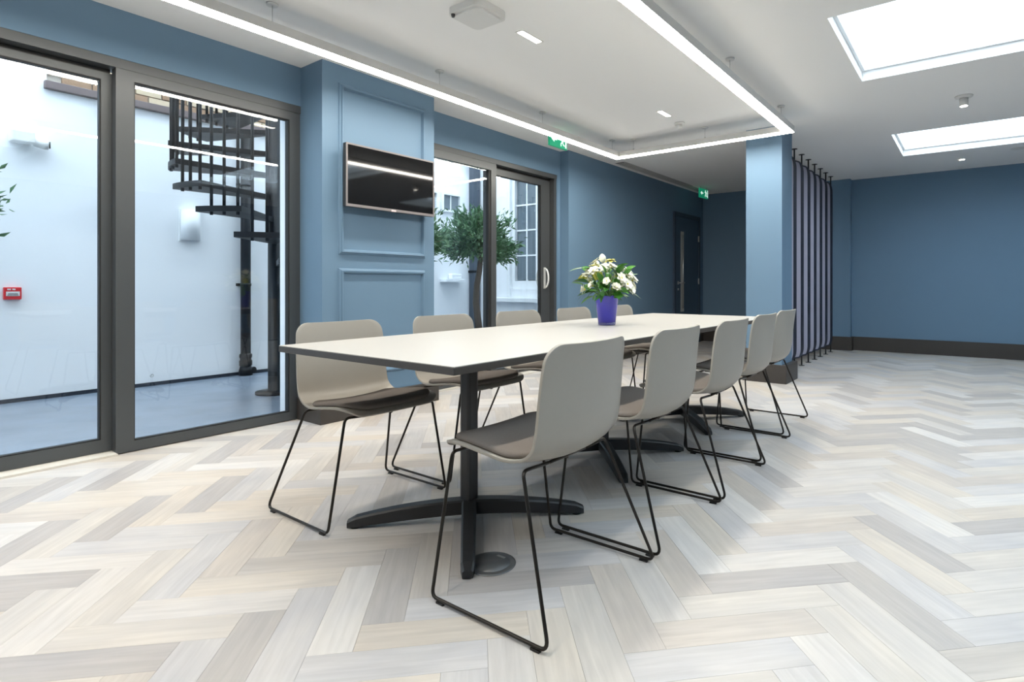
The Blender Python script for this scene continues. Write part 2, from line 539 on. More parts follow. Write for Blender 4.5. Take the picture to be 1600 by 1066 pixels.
# fixed leaf, near the pier
lf = MB()
x0, x1 = WX - .072, WX - .004
lf.box(x0, x1, 1.105, 1.193, .004, H1 - .056)
lf.box(x0, x1, 2.128, J1 - .046, .004, H1 - .056)
lf.box(x0, x1, 1.193, 2.128, .004, .062)
lf.box(x0, x1, 1.193, 2.128, H1 - .116, H1 - .056)
leaf = lf.build('fixed_leaf', M['frame'], w1)
gk = MB()
for (a, b, c, d) in ((1.193, 1.199, .062, H1 - .116), (2.122, 2.128, .062, H1 - .116), (1.199, 2.122, .062, .068), (1.199, 2.122, H1 - .122, H1 - .116)):
    gk.box(WX - .05, WX - .012, a, b, c, d)
gk.build('gasket', M['gasket'], leaf)
pane(leaf, WX - .032, 1.197, 2.124, .066, H1 - .120)
# sliding leaf, set back
lf = MB()
x0, x1 = WX - .125, WX - .076
lf.box(x0, x1, 1.055, 1.13, .013, H1 - .08)
lf.box(x0, x1, -.95, -.87, .013, H1 - .08)
lf.box(x0, x1, -.87, 1.055, .013, .085)
lf.box(x0, x1, -.87, 1.055, H1 - .122, H1 - .08)
leaf = lf.build('sliding_leaf', M['frame'], w1)
MB().box(x0 + .01, x1 - .01, -.95, 1.10, H1 - .079, H1 - .056).build('track_recess', M['framedark'], w1)
gk = MB()
for (a, b, c, d) in ((1.049, 1.055, .085, H1 - .122), (-.87, -.864, .085, H1 - .122), (-.864, 1.049, .085, .091), (-.864, 1.049, H1 - .128, H1 - .122)):
    gk.box(x0 + .006, x1 - .004, a, b, c, d)
gk.build('gasket', M['gasket'], leaf)
pane(leaf, WX - .1, -.867, 1.052, .088, H1 - .125)
lf = MB()
x0, x1 = WX - .072, WX - .004
lf.box(x0, x1, J1B + .051, J1B + .13, .013, H1 - .056).box(x0, x1, -.955, -.875, .013, H1 - .056)
lf.box(x0, x1, J1B + .13, -.955, .013, .075).box(x0, x1, J1B + .13, -.955, H1 - .116, H1 - .056)
leaf = lf.build('fixed_leaf', M['frame'], w1)
pane(leaf, WX - .032, J1B + .127, -.952, .073, H1 - .114)
struct(w1, 'wide grey aluminium glazed doors looking onto the courtyard stair', 'glazed door')

w2 = empty('window_2', (0, 0, 0))
Y20 = 3.23
MB().box(FX0, FX1, Y20 + .001, J2 - .001, H2 - .05, H2 - .001).build('head_frame', M['frame'], w2)
MB().box(FX0, FX1 - .01, J2 - .045, J2 - .001, 0.0, H2 - .051).build('jamb', M['frame'], w2)
MB().box(FX0, FX1 - .01, Y20 + .001, Y20 + .05, 0.0, H2 - .051).build('jamb', M['frame'], w2)
MB().box(FX0, FX1 + .03, Y20 + .05, J2 - .046, -.005, .012).build('threshold', M['threshold'], w2)
lf = MB()
x0, x1 = WX - .072, WX - .004
lf.box(x0, x1, 4.235, 4.312, .013, H2 - .051)
lf.box(x0, x1, Y20 + .051, Y20 + .12, .013, H2 - .051)
lf.box(x0, x1, Y20 + .12, 4.235, .013, .07)
lf.box(x0, x1, Y20 + .12, 4.235, H2 - .125, H2 - .051)
leaf = lf.build('fixed_leaf', M['frame'], w2)
MB().box(WX - .05, WX - .012, 4.205, 4.235, .07, H2 - .125).build('gasket', M['gasket'], leaf)
pane(leaf, WX - .032, Y20 + .118, 4.210, .068, H2 - .127)
lf = MB()
x0, x1 = WX - .125, WX - .076
lf.box(x0, x1, 4.24, 4.30, .013, H2 - .075)
lf.box(x0, x1, 5.15, J2 - .047, .013, H2 - .075)
lf.box(x0, x1, 4.30, 5.15, .013, .085)
lf.box(x0, x1, 4.30, 5.15, H2 - .14, H2 - .075)
leaf = lf.build('sliding_leaf', M['frame'], w2)
MB().box(x0 + .01, x1 - .01, 4.32, J2 - .047, H2 - .074, H2 - .051).build('track_recess', M['framedark'], w2)
gk = MB()
for (a, b, c, d) in ((4.30, 4.306, .085, H2 - .14), (5.138, 5.15, .085, H2 - .14), (4.306, 5.138, .085, .091), (4.306, 5.138, H2 - .146, H2 - .14)):
    gk.box(x0 + .006, x1 - .004, a, b, c, d)
gk.build('gasket', M['gasket'], leaf)
pane(leaf, WX - .1, 4.303, 5.144, .088, H2 - .143)
# D-pull handle on the sliding leaf, inside and outside
def dpull(sx, parent):
    hx = WX - .076 if sx > 0 else WX - .125
    pts = []
    for i in range(13):
        t = i / 12 * 2 - 1
        pts.append((hx + sx * (.012 + .05 * (1 - t * t) ** .6), 5.21, 1.065 + .115 * t))
    m = MB().tube(pts, .011, 10)
    m.bbox(hx if sx > 0 else hx - .012, hx + .012 if sx > 0 else hx, 5.195, 5.225, .94, 1.19, .003)
    m.build('pull_handle', M['polished'], parent)
dpull(1, leaf); dpull(-1, leaf)
struct(w2, 'grey aluminium sliding door with a chrome pull handle onto the bay tree', 'glazed door')

# far door
d1 = empty('door_1', (0, 0, 0))
D0, D1, DZ = 8.33, 9.26, 2.10
DX = WX2
MB().box(DX + .001, DX + .03, D0 - .06, D0, 0, DZ + .06).box(DX + .001, DX + .03, D1, D1 + .06, 0, DZ + .06).box(DX + .001, DX + .03, D0, D1, DZ, DZ + .06)\
    .build('door_frame', mat('dark_blue_gloss', (54, 70, 88), 0.45), d1)
dl = MB().bbox(DX + .001, DX + .018, D0 + .004, D1 - .004, .008, DZ - .004, .002).build('door_leaf', mat('blue_grey_door_paint', (66, 88, 108), 0.5, noise=0.03, nscale=4), d1)
vp = MB().box(DX + .019, DX + .022, D0 + .20, D0 + .32, .55, 1.86).build('vision_panel', mat('obscured_glass', (186, 188, 184), 0.2), dl)
hd = MB().tube([(DX + .02, D0 + .10, 1.02), (DX + .065, D0 + .10, 1.02), (DX + .068, D0 + .12, 1.02), (DX + .068, D0 + .24, 1.02)], .009, 8).bbox(DX + .019, DX + .025, D0 + .075, D0 + .125, .995, 1.045, .002)
hd.build('lever_handle', M['chrome'], dl)
MB().bbox(DX + .019, DX + .027, D0 + .08, D0 + .12, .90, .935, .002).build('lock', M['chrome'], dl)
MB().tube([(DX + .05, D0 + .225, .60), (DX + .05, D0 + .225, 1.80)], .011, 8).build('pull_bar', M['chrome'], dl)
for z in (.25, 1.05, 1.78):
    MB().bbox(DX + .019, DX + .034, D1 - .02, D1 + .008, z - .05, z + .05, .002).build('hinge', M['chrome'], dl)
struct(d1, 'dark blue door with a narrow vision panel in the far corner', 'door')

# ------------------------------------------------------------------ courtyard
OX = -6.57
YE = 6.6
court = MB().box(OX - .3, WX - .13, YF - .6, YE + .3, -.25, -.012).build('floor_courtyard', M['slate'])
struct(court, 'wet blue-grey slate paving of the courtyard', 'paving')
cw = MB()
cw.box(OX - .25, OX, YF - .6, 1.32, -.25, 5.2)
cw.box(OX - .25, OX, 1.32, YE + .25, -.25, 2.70)
cw.box(OX - .25, OX - .10, 3.9, YE + .25, 2.70, 5.2)
wall('wall_courtyard', cw, M['outwall'], 'tall white rendered courtyard wall behind the spiral stair')
struct(MB().box(OX, OX + .012, YF - .6, YE, -.012, .022).build('baseboard_courtyard', M['slatejoint']), 'thin dark joint strip at the foot of the white courtyard wall', 'baseboard')
ew = MB()
SW0, SW1, SZ0, SZ1 = -5.82, -5.30, .93, 2.66
ew.box(OX, SW0, YE, YE + .25, -.25, 5.2).box(SW1, WX - .3, YE, YE + .25, -.25, 5.2)
ew.box(SW0, SW1, YE, YE + .25, -.25, SZ0).box(SW0, SW1, YE, YE + .25, SZ1, 5.2).box(SW0, SW1, YE + .17, YE + .25, SZ0, SZ1)
wall('wall_courtyard_end', ew, M['outwall'], 'white rendered end wall of the courtyard with a sash window')
wall('wall_courtyard_front', MB().box(OX, WX - .3, YF - .7, YF - .5, -.25, 5.2), M['outwall'], 'white rendered wall closing the near end of the courtyard')
wall('wall_courtyard_house', MB().box(WX - .3, WX - .2, YF - .5, YE + .25, CT + .02, 5.2), M['outwall'], 'white rendered upper wall of the house over the glazed doors')
sk = MB()
for (y0, y1, z0, z1) in ((2.21, 3.23, -.25, CT + .02), (5.42, YE + .25, -.25, CT + .02), (YF - .5, J1B, -.25, CT + .02), (J1B, 2.21, H1, CT + .02), (3.23, 5.42, H2, CT + .02), (J2, 5.42, -.25, H2)):
    sk.box(WX - .3, WX - .1305, y0, y1, z0, z1)
wall('wall_courtyard_pier', sk, M['outwall'], 'white rendered outer face of the house around the glazed doors')
# brickwork above the coping
bw = MB().box(OX - .25, OX - .06, 1.32, 3.9, 2.7705, 5.2).build('wall_brick', M['mortar'])
struct(bw, 'old buff brick wall above the white courtyard wall', 'brick wall')
bmesh_a = MB().bbox(-.02, .02, -.105, .105, -.0325, .0325, .004).mesh('brick', M['brick1'])
bmesh_b = MB().bbox(-.02, .02, -.105, .105, -.0325, .0325, .004).mesh('brick', M['brick2'])
rb = random.Random(5)
for c in range(14):
    y = 1.32 + (.105 if c % 2 == 0 else .0) + .005
    while y < 3.75:
        o = bpy.data.objects.new('brick', bmesh_a if rb.random() < .62 else bmesh_b)
        o.location = (OX - .055 + rb.uniform(-.003, .003), y + .105, 2.81 + c * .075)
        o.parent = bw; COL.objects.link(o)
        y += .22
struct(MB().bbox(OX - .25, OX + .05, 1.30, 3.9, 2.701, 2.77, .006).build('trim_3', M['coping']), 'weathered coping strip along the top of the white courtyard wall', 'coping')

# sash window in the end wall
sw = empty('window_6', (0, 0, 0))
cxs = MB()
cxs.box(SW0, SW0 + .05, YE + .03, YE + .16, SZ0, SZ1).box(SW1 - .05, SW1, YE + .03, YE + .16, SZ0, SZ1)
cxs.box(SW0 + .05, SW1 - .05, YE + .03, YE + .16, SZ1 - .05, SZ1).box(SW0 + .05, SW1 - .05, YE + .03, YE + .16, SZ0, SZ0 + .12)
cxs.build('sash_frame', M['outtrim'], sw)
gx0, gx1, gz0, gz1 = SW0 + .05, SW1 - .05, SZ0 + .12, SZ1 - .05
mxm = (gx0 + gx1) / 2
MB().box(mxm - .011, mxm + .011, YE + .07, YE + .10, gz0, gz1).build('glazing_bar', M['outtrim'], sw)
for k in range(1, 4):
    z = gz0 + (gz1 - gz0) * k / 4
    for (a, b) in ((gx0, mxm - .011), (mxm + .011, gx1)):
        MB().box(a, b, YE + .07, YE + .10, z - .011, z + .011).build('glazing_bar', M['outtrim'], sw)
for k in range(4):
    za, zb = gz0 + (gz1 - gz0) * k / 4, gz0 + (gz1 - gz0) * (k + 1) / 4
    for (a, b) in ((gx0, mxm), (mxm, gx1)):
        MB().box(a + .0112, b - .0112, YE + .082, YE + .088, za + .0112, zb - .0112).build('pane', M['darkglass'], sw)
MB().bbox(-6.12, -5.05, YE - .10, YE - .001, .72, .79, .01).build('sill', M['outtrim'], sw)
MB().bbox(SW0 - .07, SW0 - .001, YE - .03, YE - .0005, .80, SZ1 + .07, .006).bbox(SW1 + .001, SW1 + .07, YE - .03, YE - .0005, .80, SZ1 + .07, .006).build('architrave', M['outtrim'], sw)
struct(sw, 'white sash window with small panes in the courtyard end wall', 'sash window')
# small deep-set windows on the long courtyard wall
for n, (y0, y1, z0, z1, lab) in enumerate(((5.86, 6.19, 2.14, 2.37, 'small deep-set window high on the white courtyard wall above the ledge'),
                                           (5.42, 5.72, 2.14, 2.37, 'small deep-set window high on the courtyard wall half behind the pier'))):
    sm = empty('window_%d' % (n + 7), (0, 0, 0))
    f = MB()
    f.box(OX + .0005, OX + .05, y0 - .03, y0, z0 - .03, z1 + .03).box(OX + .0005, OX + .05, y1, y1 + .03, z0 - .03, z1 + .03)
    f.box(OX + .0005, OX + .05, y0, y1, z0 - .03, z0).box(OX + .0005, OX + .05, y0, y1, z1, z1 + .03)
    f.build('window_surround', M['outwall'], sm)
    MB().box(OX + .0005, OX + .006, y0, (y0 + y1) / 2 - .008, z0, z1).build('pane', M['darkglass'], sm)
    MB().box(OX + .0005, OX + .006, (y0 + y1) / 2 + .008, y1, z0, z1).build('pane', M['darkglass'], sm)
    MB().box(OX + .0005, OX + .02, (y0 + y1) / 2 - .008, (y0 + y1) / 2 + .008, z0, z1).build('mullion', M['outtrim'], sm)
    struct(sm, lab, 'window')
struct(MB().bbox(OX + .0005, OX + .14, 5.82, 6.22, 1.03, 1.075, .006).bbox(OX + .0005, OX + .09, 5.98, 6.2, 1.075, 1.16, .02).build('trim_4', M['outwall']),
       'white ledge with a rounded block on the courtyard wall behind the bay tree', 'ledge')
dp = empty('drainpipe', (OX, 6.5, 0))
MB().bbox(.005, .11, -.075, .075, -.01, 5.1, .01).build('pipe', mat('slate_blue_pipe', (66, 76, 88), 0.5), dp)
for z in (1.2, 3.0):
    MB().bbox(.003, .125, -.09, .09, z - .02, z + .02, .004).build('bracket', M['black'], dp)
tag(dp, 'flat slate-blue downpipe in the courtyard corner by the sash window', 'pipe')

dp = empty('drainpipe', (OX + .075, 2.957, -.012))
MB().lathe([(.05, .16), (.05, 2.7)], n=20).build('pipe', M['black'], dp)
MB().lathe([(.052, .10), (.064, .11), (.064, .16), (.056, .17), (.056, .19), (.063, .20), (.063, .23), (.052, .24)], n=20).build('collar', M['black'], dp)
MB().lathe([(.066, .0), (.070, .04), (.056, .10)], n=20).tube([(.0, .05, .05), (.045, .07, .055)], .036, 12).build('shoe', M['black'], dp)
for z in (1.0, 2.1):
    MB().lathe([(.056, z - .015), (.056, z + .015)], n=20).box(-.074, -.04, -.07, .07, z - .015, z + .015).build('bracket', M['black'], dp)
tag(dp, 'round black drainpipe running down the white courtyard wall', 'pipe')

# spiral stair
PXs, PYs, RAD = -5.208, 2.637, 0.816
st = empty('spiral_stair', (PXs, PYs, -.012))
STEP = math.radians(22.5)
A0 = math.radians(-59.5) + YAW          # near edge angle of tread 7
RISE = 0.2018
MB().lathe([(.17, 0), (.17, .02), (.075, .024), (.066, .03), (.066, 4.3)], n=24).build('centre_pole', M['black'], st)
def wedge(a1, a2, z, th=.045, lip=.0):
    m = MB()
    n = 7; top = []; bot = []
    for i in range(n):
        a = a1 + (a2 - a1) * i / (n - 1)
        top.append((RAD * math.cos(a), RAD * math.sin(a)))
    inn = [(.066 * math.cos(a2), .066 * math.sin(a2)), (.066 * math.cos(a1), .066 * math.sin(a1))]
    return m.prism(top + inn, 2, z - th, z)
NT = 17
for k in range(1, NT):
    # treads climb clockwise: from the far side round to the front, then left
    a_hi = A0 - (k - 7) * STEP + math.radians(2)
    a_lo = a_hi - STEP - math.radians(4)
    wedge(a_lo, a_hi, k * RISE).build('tread', M['black'], st)
    for j in range(3):
        a = A0 - (k - 7) * STEP - STEP * (.02 + j / 3)
        x, y = (RAD - .022) * math.cos(a), (RAD - .022) * math.sin(a)
        zr = (k + j / 3) * RISE + .98
        MB().tube([(x, y, k * RISE - .07), (x, y, zr)], .0125, 8).build('baluster', M['black'], st)
pts = []
for i in range(8 * (NT - 1) + 1):
    k = 1 + i / 8
    a = A0 - (k - 7) * STEP
    pts.append(((RAD - .022) * math.cos(a), (RAD - .022) * math.sin(a), k * RISE + .985))
MB().tube(pts, .02, 10).build('handrail', M['black'], st)
tag(st, 'black iron spiral staircase in the courtyard', 'staircase')

# things on the white wall
wlmp = empty('wall_light', (OX, 2.436, 1.6))
pts = [(.0, -.085)] + [(.02 + .085 * math.cos(a), .085 * math.sin(a)) for a in [(-90 + 180 * i / 16) * math.pi / 180 for i in range(17)]] + [(.0, .085)]
MB().prism(pts, 2, -.155, .155, smooth=True).build('shade', M['outtrim'], wlmp)
MB().box(.0, .012, -.1, .1, -.165, .165).build('backplate', M['outtrim'], wlmp)
tag(wlmp, 'white half-round wall light on the courtyard wall', 'wall light')
cc = empty('security_camera', (OX, 1.15, 2.235))
MB().bbox(.0005, .12, -.075, .075, -.05, .05, .012).build('housing', M['plasticw'], cc)
MB().tube([(.06, .07, -.03), (.07, .135, -.035), (.078, .17, -.038)], .042, 16, rs=[.03, .045, .042]).build('camera_head', M['plasticw'], cc)
MB().tube([(.079, .171, -.038), (.081, .18, -.038)], .03, 16).build('lens', M['tvscreen'], cc)
tag(cc, 'white security camera box on the courtyard wall', 'camera')
fp = empty('fire_call_point', (OX, 1.098, .912))
MB().bbox(.0005, .045, -.055, .055, -.052, .052, .006).build('housing', M['red'], fp)
MB().bbox(.0455, .049, -.042, .042, -.022, .016, .001).build('label_plate', M['plasticw'], fp)
MB().box(.0492, .0496, -.03, .03, -.006, .0).box(.0492, .0496, -.034, .034, -.016, -.011).build('label_text', M['iron'], fp)
MB().bbox(.0455, .048, -.035, -.012, .028, .040, .001).bbox(.0455, .048, -.004, .016, .028, .040, .001).build('marking', M['plasticw'], fp)
tag(fp, 'red fire alarm call point on the courtyard wall', 'alarm')
for z, lab in ((2.65, 'small dark outdoor spotlight high on the white courtyard wall'), (1.72, 'small dark outdoor spotlight halfway up the white courtyard wall')):
    sp = empty('spigot', (OX, 1.74, z))  # small dark pipe-end spigots on the wall, not lamps
    MB().tube([(.0005, 0, 0), (.03, 0, 0)], .03, 14).build('mount', M['black'], sp)
    MB().tube([(.031, 0, 0), (.06, -.02, 0), (.11, -.045, -.01)], .032, 14, rs=[.02, .034, .036]).build('head', M['black'], sp)
    tag(sp, lab, 'spigot')
hk = MB().tube([(.0005, 0, 0)] + [(.02, .014 * math.sin(a), .014 * math.cos(a)) for a in [i * .5 for i in range(11)]], .003, 6).build('wall_hook', M['chrome'])
hk.location = (OX, 2.096, .09)
tag(hk, 'tiny metal hook low on the white courtyard wall', 'hook')

# bay trees
def bay_tree(x, y, zc, rx, rz, nleaf, seed, label, trunk=.03, group='clipped bay trees in the courtyard'):
    r = random.Random(seed)
    t = empty('bay_tree', (x, y, -.012))
    MB().lathe([(.15, 0), (.19, .36), (.20, .36), (.20, .40), (.175, .40), (.17, .37)], n=28).build('planter', M['terra'], t)
    MB().lathe([(.001, .368), (.172, .37)], n=28, caps=False).build('soil', M['soil'], t)
    pts = [(.03 * math.sin(i * .9 + seed), .02 * math.cos(i * 1.3), .36 + i * (zc - .36) / 6) for i in range(7)]
    MB().tube(pts, trunk, 10, rs=[trunk * (1.2 - .08 * i) for i in range(7)]).build('trunk', M['bark'], t)
    br = MB(); lv = MB()
    tips = []
    for i in range(46):
        th = r.uniform(0, 2 * math.pi); ph = math.acos(r.uniform(-.75, 1))
        q = r.uniform(.72, 1.0)
        e = Vector((rx * q * math.sin(ph) * math.cos(th), rx * q * math.sin(ph) * math.sin(th), zc + rz * q * math.cos(ph)))
        s = Vector((pts[-1][0], pts[-1][1], zc - rz * .5))
        mid = (s + e) / 2 + Vector((r.uniform(-.04, .04), r.uniform(-.04, .04), r.uniform(0, .06)))
        br.tube([s, mid, e], .006, 5, rs=[.009, .006, .003])
        tips.append((s, mid, e))
    for i in range(nleaf):
        s, mid, e = tips[r.randrange(len(tips))]
        t_ = r.uniform(.45, 1.0)
        p = (s * (1 - t_) + mid * t_) * (1 - t_) + (mid * (1 - t_) + e * t_) * t_
        p = p + Vector((r.gauss(0, .05), r.gauss(0, .05), r.gauss(0, .045)))
        d = (p - Vector((0, 0, zc - .1))).normalized() + Vector((r.gauss(0, .5), r.gauss(0, .5), r.gauss(.1, .5)))
        d.normalize()
        L = r.uniform(.05, .095); W = L * .17
        side = d.cross(Vector((r.gauss(0, 1), r.gauss(0, 1), r.gauss(0, 1)))).normalized()
        nn = d.cross(side)
        a = p; b = p + d * L * .45 + side * W + nn * .004; c = p + d * L - nn * L * .15; e2 = p + d * L * .45 - side * W + nn * .004
        k = p + d * L * .5 - nn * .004
        lv.add([a, b, c, e2, k], [(0, 1, 4), (1, 2, 4), (2, 3, 4), (3, 0, 4)], True)
    br.build('branches', M['bark'], t)
    f = lv.build('foliage', M['bay'], t)
    tag(f, kind='stuff')
    tag(t, label, 'tree', group)
    return t
bay_tree(-5.12, 5.18, 1.60, .52, .40, 5200, 3, 'round-headed green bay tree in front of the sash window', .04)
bay_tree(-5.05, 4.02, 1.55, .40, .38, 2800, 11, 'green bay tree standing half hidden behind the blue pier')
bay_tree(-5.74, .46, 1.64, .46, .36, 3600, 21, 'green bay tree beside the red fire call point wall')

# ------------------------------------------------------------------ LED pendant
ZL = 2.40
pl = empty('led_pendant_light', (-2.30, 2.0, ZL))
LX0, LX1, LY0, LY1 = -3.22 + 2.30, -1.39 + 2.30, -3.6, 5.45 - 2.0
hw = .042
hs = MB(); df = MB()
def bar(x0, x1, y0, y1):
    hs.box(x0, x1, y0, y1, .004, .06)
    df.box(x0 + .003, x1 - .003, y0 + .003, y1 - .003, -.001, .0038)
hs = MB(); df = MB(); bar(LX0 - hw, LX0 + hw, LY0, LY1 + hw); hs.build('housing', M['alu'], pl); df.build('diffuser', M['led'], pl)
hs = MB(); df = MB(); bar(LX1 - hw, LX1 + hw, LY0, LY1 + hw); hs.build('housing', M['alu'], pl); df.build('diffuser', M['led'], pl)
hs = MB(); df = MB(); bar(LX0 + hw + .001, LX1 - hw - .001, LY1 - hw, LY1 + hw); hs.build('housing', M['alu'], pl); df.build('diffuser', M['led'], pl)
hang = [(LX0, y - 2.0) for y in (-.87, .37, 1.61, 2.85, 4.09, 5.33)] + [(LX1, y - 2.0) for y in (-.87, .37, 1.61, 2.6, 3.9, 5.2)] + [(LX0 + .2, LY1), (.1, LY1)]
for (x, y) in hang:
    c = MB().tube([(x, y, .0605), (x, y, CZ - ZL - .0085)], .0014, 6).build('cable', M['chrome'], pl)
    MB().lathe([(.03, CZ - ZL - .012), (.032, CZ - ZL - .0005)], (x, y, 0), 18).build('ceiling_rose', M['plasticw'], c)
    MB().lathe([(.006, .0602), (.006, .078), (.003, .082)], (x, y, 0), 10).build('gripper', M['chrome'], c)
tag(pl, 'suspended white LED strip light in a long U over the table', 'lamp')

# ------------------------------------------------------------------ ceiling fittings
def downlight_slot(x, y, label):
    t = empty('slot_downlight', (x, y, CZ))
    MB().box(-.03, .03, -.105, -.097, -.004, -.0005).box(-.03, .03, .097, .105, -.004, -.0005).box(-.03, -.022, -.097, .097, -.004, -.0005).box(.022, .03, -.097, .097, -.004, -.0005).build('trim_ring', M['plasticw'], t)
    MB().box(-.022, .022, -.097, .097, -.003, -.0006).build('diffuser', M['ledslot'], t)
    tag(t, label, 'downlight', 'slot downlights in the ceiling')
downlight_slot(-2.31, 2.80, 'short bright slot downlight beside the square ceiling box')
downlight_slot(-2.33, 4.79, 'short bright slot downlight beside the smoke detector')
bxo = empty('ceiling_box', (-2.335, 2.355, CZ))
mb = MB()
def rrect(hx, hy, r, n=6):
    p = []
    for (cx, cy, a0) in ((hx - r, hy - r, 0), (-hx + r, hy - r, 90), (-hx + r, -hy + r, 180), (hx - r, -hy + r, 270)):
        for i in range(n + 1):
            a = math.radians(a0 + 90 * i / n)
            p.append((cx + r * math.cos(a), cy + r * math.sin(a)))
    return p
MB().prism(rrect(.125, .125, .04), 2, -.04, -.0005).build('cover', M['plasticw'], bxo)
MB().prism(rrect(.105, .105, .035), 2, -.052, -.0405).build('cover_face', M['plasticw'], bxo)
MB().lathe([(.008, -.058), (.012, -.045), (.012, -.0405)], (-.085, -.112, 0), 12).build('lock_screw', M['iron'], bxo)
tag(bxo, 'square white wireless box with rounded corners on the ceiling', 'ceiling box')
def detector(x, y, label, drop=.05, lit=False, group=None):
    t = empty('smoke_detector', (x, y, CZ))
    MB().lathe([(.05, -.001), (.055, -.008), (.05, -.018), (.03, -.02)][::-1], n=24).build('base', M['plasticw'], t)
    MB().lathe([(.026, -.021), (.03, -.03), (.03, -drop), (.022, -drop - .008)][::-1], n=20).build('sensor_head', M['ledslot'] if lit else M['plasticw'], t)
    tag(t, label, 'detector', group)
detector(-2.345, 5.16, 'round white smoke detector in the ceiling over the table')
t = empty('surface_downlight', (-.07, 5.84, CZ))
MB().lathe([(.04, -.02), (.062, -.012), (.066, -.0005)], n=28).build('base', M['plasticw'], t)
MB().lathe([(.028, -.085), (.032, -.08), (.032, -.0205)], n=20).build('barrel', M['plasticw'], t)
MB().lathe([(.001, -.0875), (.026, -.0865)], n=20, caps=False).lathe([(.026, -.0865), (.0265, -.0855)], n=20, caps=False).build('lamp_face', M['ledslot'], t)
tag(t, 'small white barrel downlight hanging between the two skylights', 'downlight')
t = empty('recessed_downlight', (-.125, 8.77, CZ))
MB().lathe([(.032, -.003), (.045, -.004), (.048, -.0005)], n=24, caps=False).build('trim_ring', M['plasticw'], t)
MB().lathe([(.03, -.004), (.03, -.0015)], n=20).build('lamp_face', M['ledslot'], t)
tag(t, 'small bright recessed downlight close to the blue back wall', 'downlight')
t = MB().lathe([(.05, -.008), (.07, -.006), (.075, -.0005)], n=28).build('ceiling_speaker', M['plasticw'])
t.location = (.42, 8.45, CZ)
tag(t, 'flat white round plate in the ceiling beside the far skylight', 'ceiling plate')
# linear slot diffuser
vt = empty('air_vent', (-3.72, 7.72, CZ))
MB().box(-.062, .062, -1.36, 1.36, -.003, -.0005).build('backing', M['framedark'], vt)
for k in range(4):
    x = -.045 + k * .03
    MB().bbox(x - .006, x + .006, -1.35, 1.35, -.011, -.0035, .002).build('slat', M['alu'], vt)
MB().box(-.075, -.063, -1.375, 1.375, -.008, -.0005).box(.063, .075, -1.375, 1.375, -.008, -.0005).build('frame', M['alu'], vt)
tag(vt, 'long slotted air vent in the ceiling along the plain blue wall', 'vent')
# exit signs
def exit_sign(x, y, rz, label, w=.30, h=.15):
    t = empty('exit_sign', (x, y, CZ), rz)
    MB().tube([(-.1, 0, -.0005), (-.1, 0, -.03)], .005, 8).tube([(.1, 0, -.0005), (.1, 0, -.03)], .005, 8).build('hanger', M['chrome'], t)
    MB().bbox(-w / 2, w / 2, -.012, .012, -.03 - h, -.0305, .003).build('panel', M['green'], t)
    for s in (-1, 1):
        m = MB()
        y0 = s * .0125; y1 = s * .0145
        ya, yb = min(y0, y1), max(y0, y1)
        cz = -.03 - h / 2
        # arrow
        m.prism([(s * a, cz + b) for a, b in ((.03, .008), (.075, .008), (.075, .03), (.125, 0), (.075, -.03), (.075, -.008), (.03, -.008))], 1, ya, yb)
        # running figure
        ox = -.06
        m.prism([(s * (ox + .012 + .011 * math.cos(i * .7)), cz + .046 + .011 * math.sin(i * .7)) for i in range(9)], 1, ya, yb)
        m.prism([(s * (ox + a), cz + b) for a, b in ((-.012, .03), (.012, .032), (.006, -.008), (-.012, -.008))], 1, ya, yb)
        m.prism([(s * (ox + a), cz + b) for a, b in ((-.010, -.008), (.006, -.008), (.028, -.028), (.024, -.055), (.014, -.053), (.016, -.033))], 1, ya, yb)
        m.prism([(s * (ox + a), cz + b) for a, b in ((-.012, -.008), (-.002, -.01), (-.018, -.04), (-.045, -.045), (-.045, -.036), (-.026, -.032))], 1, ya, yb)
        m.prism([(s * (ox + a), cz + b) for a, b in ((.008, .03), (.036, .012), (.044, .018), (.012, .036))], 1, ya, yb)
        m.prism([(s * (ox + a), cz + b) for a, b in ((-.010, .03), (-.036, .016), (-.032, -.004), (-.025, -.002), (-.027, .012), (-.008, .02))], 1, ya, yb)
        # doorway strip
        m.prism([(s * a, cz + b) for a, b in ((-.135, .06), (-.115, .06), (-.115, -.06), (-.135, -.06))], 1, ya, yb)
        m.build('pictogram', M['signwhite'], t)
    tag(t, label, 'exit sign', 'green exit signs')
exit_sign(-3.47, 4.66, math.radians(90), 'pale green exit sign hanging by the LED strip over the sliding door')
exit_sign(-3.56, 8.75, math.radians(86), 'green exit sign hanging near the far door')

# ------------------------------------------------------------------ television
tv = empty('television', (-3.62, 2.735, 1.775))
hwid, hh = .405, .228
MB().bbox(-.035, 0, -hwid, hwid, -hh, hh, .004).build('case', M['iron'], tv)
m = MB()
for (a, b, c, d) in ((-hwid, hwid, hh - .012, hh), (-hwid, hwid, -hh, -hh + .02), (-hwid, -hwid + .012, -hh + .02, hh - .012), (hwid - .012, hwid, -hh + .02, hh - .012)):
    m.box(.0005, .008, a, b, c, d)
m.build('bezel', M['tvframe'], tv)
MB().box(.0005, .004, -hwid + .012, hwid - .012, -hh + .02, hh - .012).build('screen', M['tvscreen'], tv)
MB().bbox(.0082, .012, -.022, .022, -hh - .002, -hh + .013, .001).build('badge', M['badge'], tv)
MB().bbox(-.0985, -.036, -.12, .12, -.11, .11, .004).build('wall_bracket', M['iron'], tv)
tag(tv, 'flat black television with a silver bezel mounted on the blue pier', 'television')

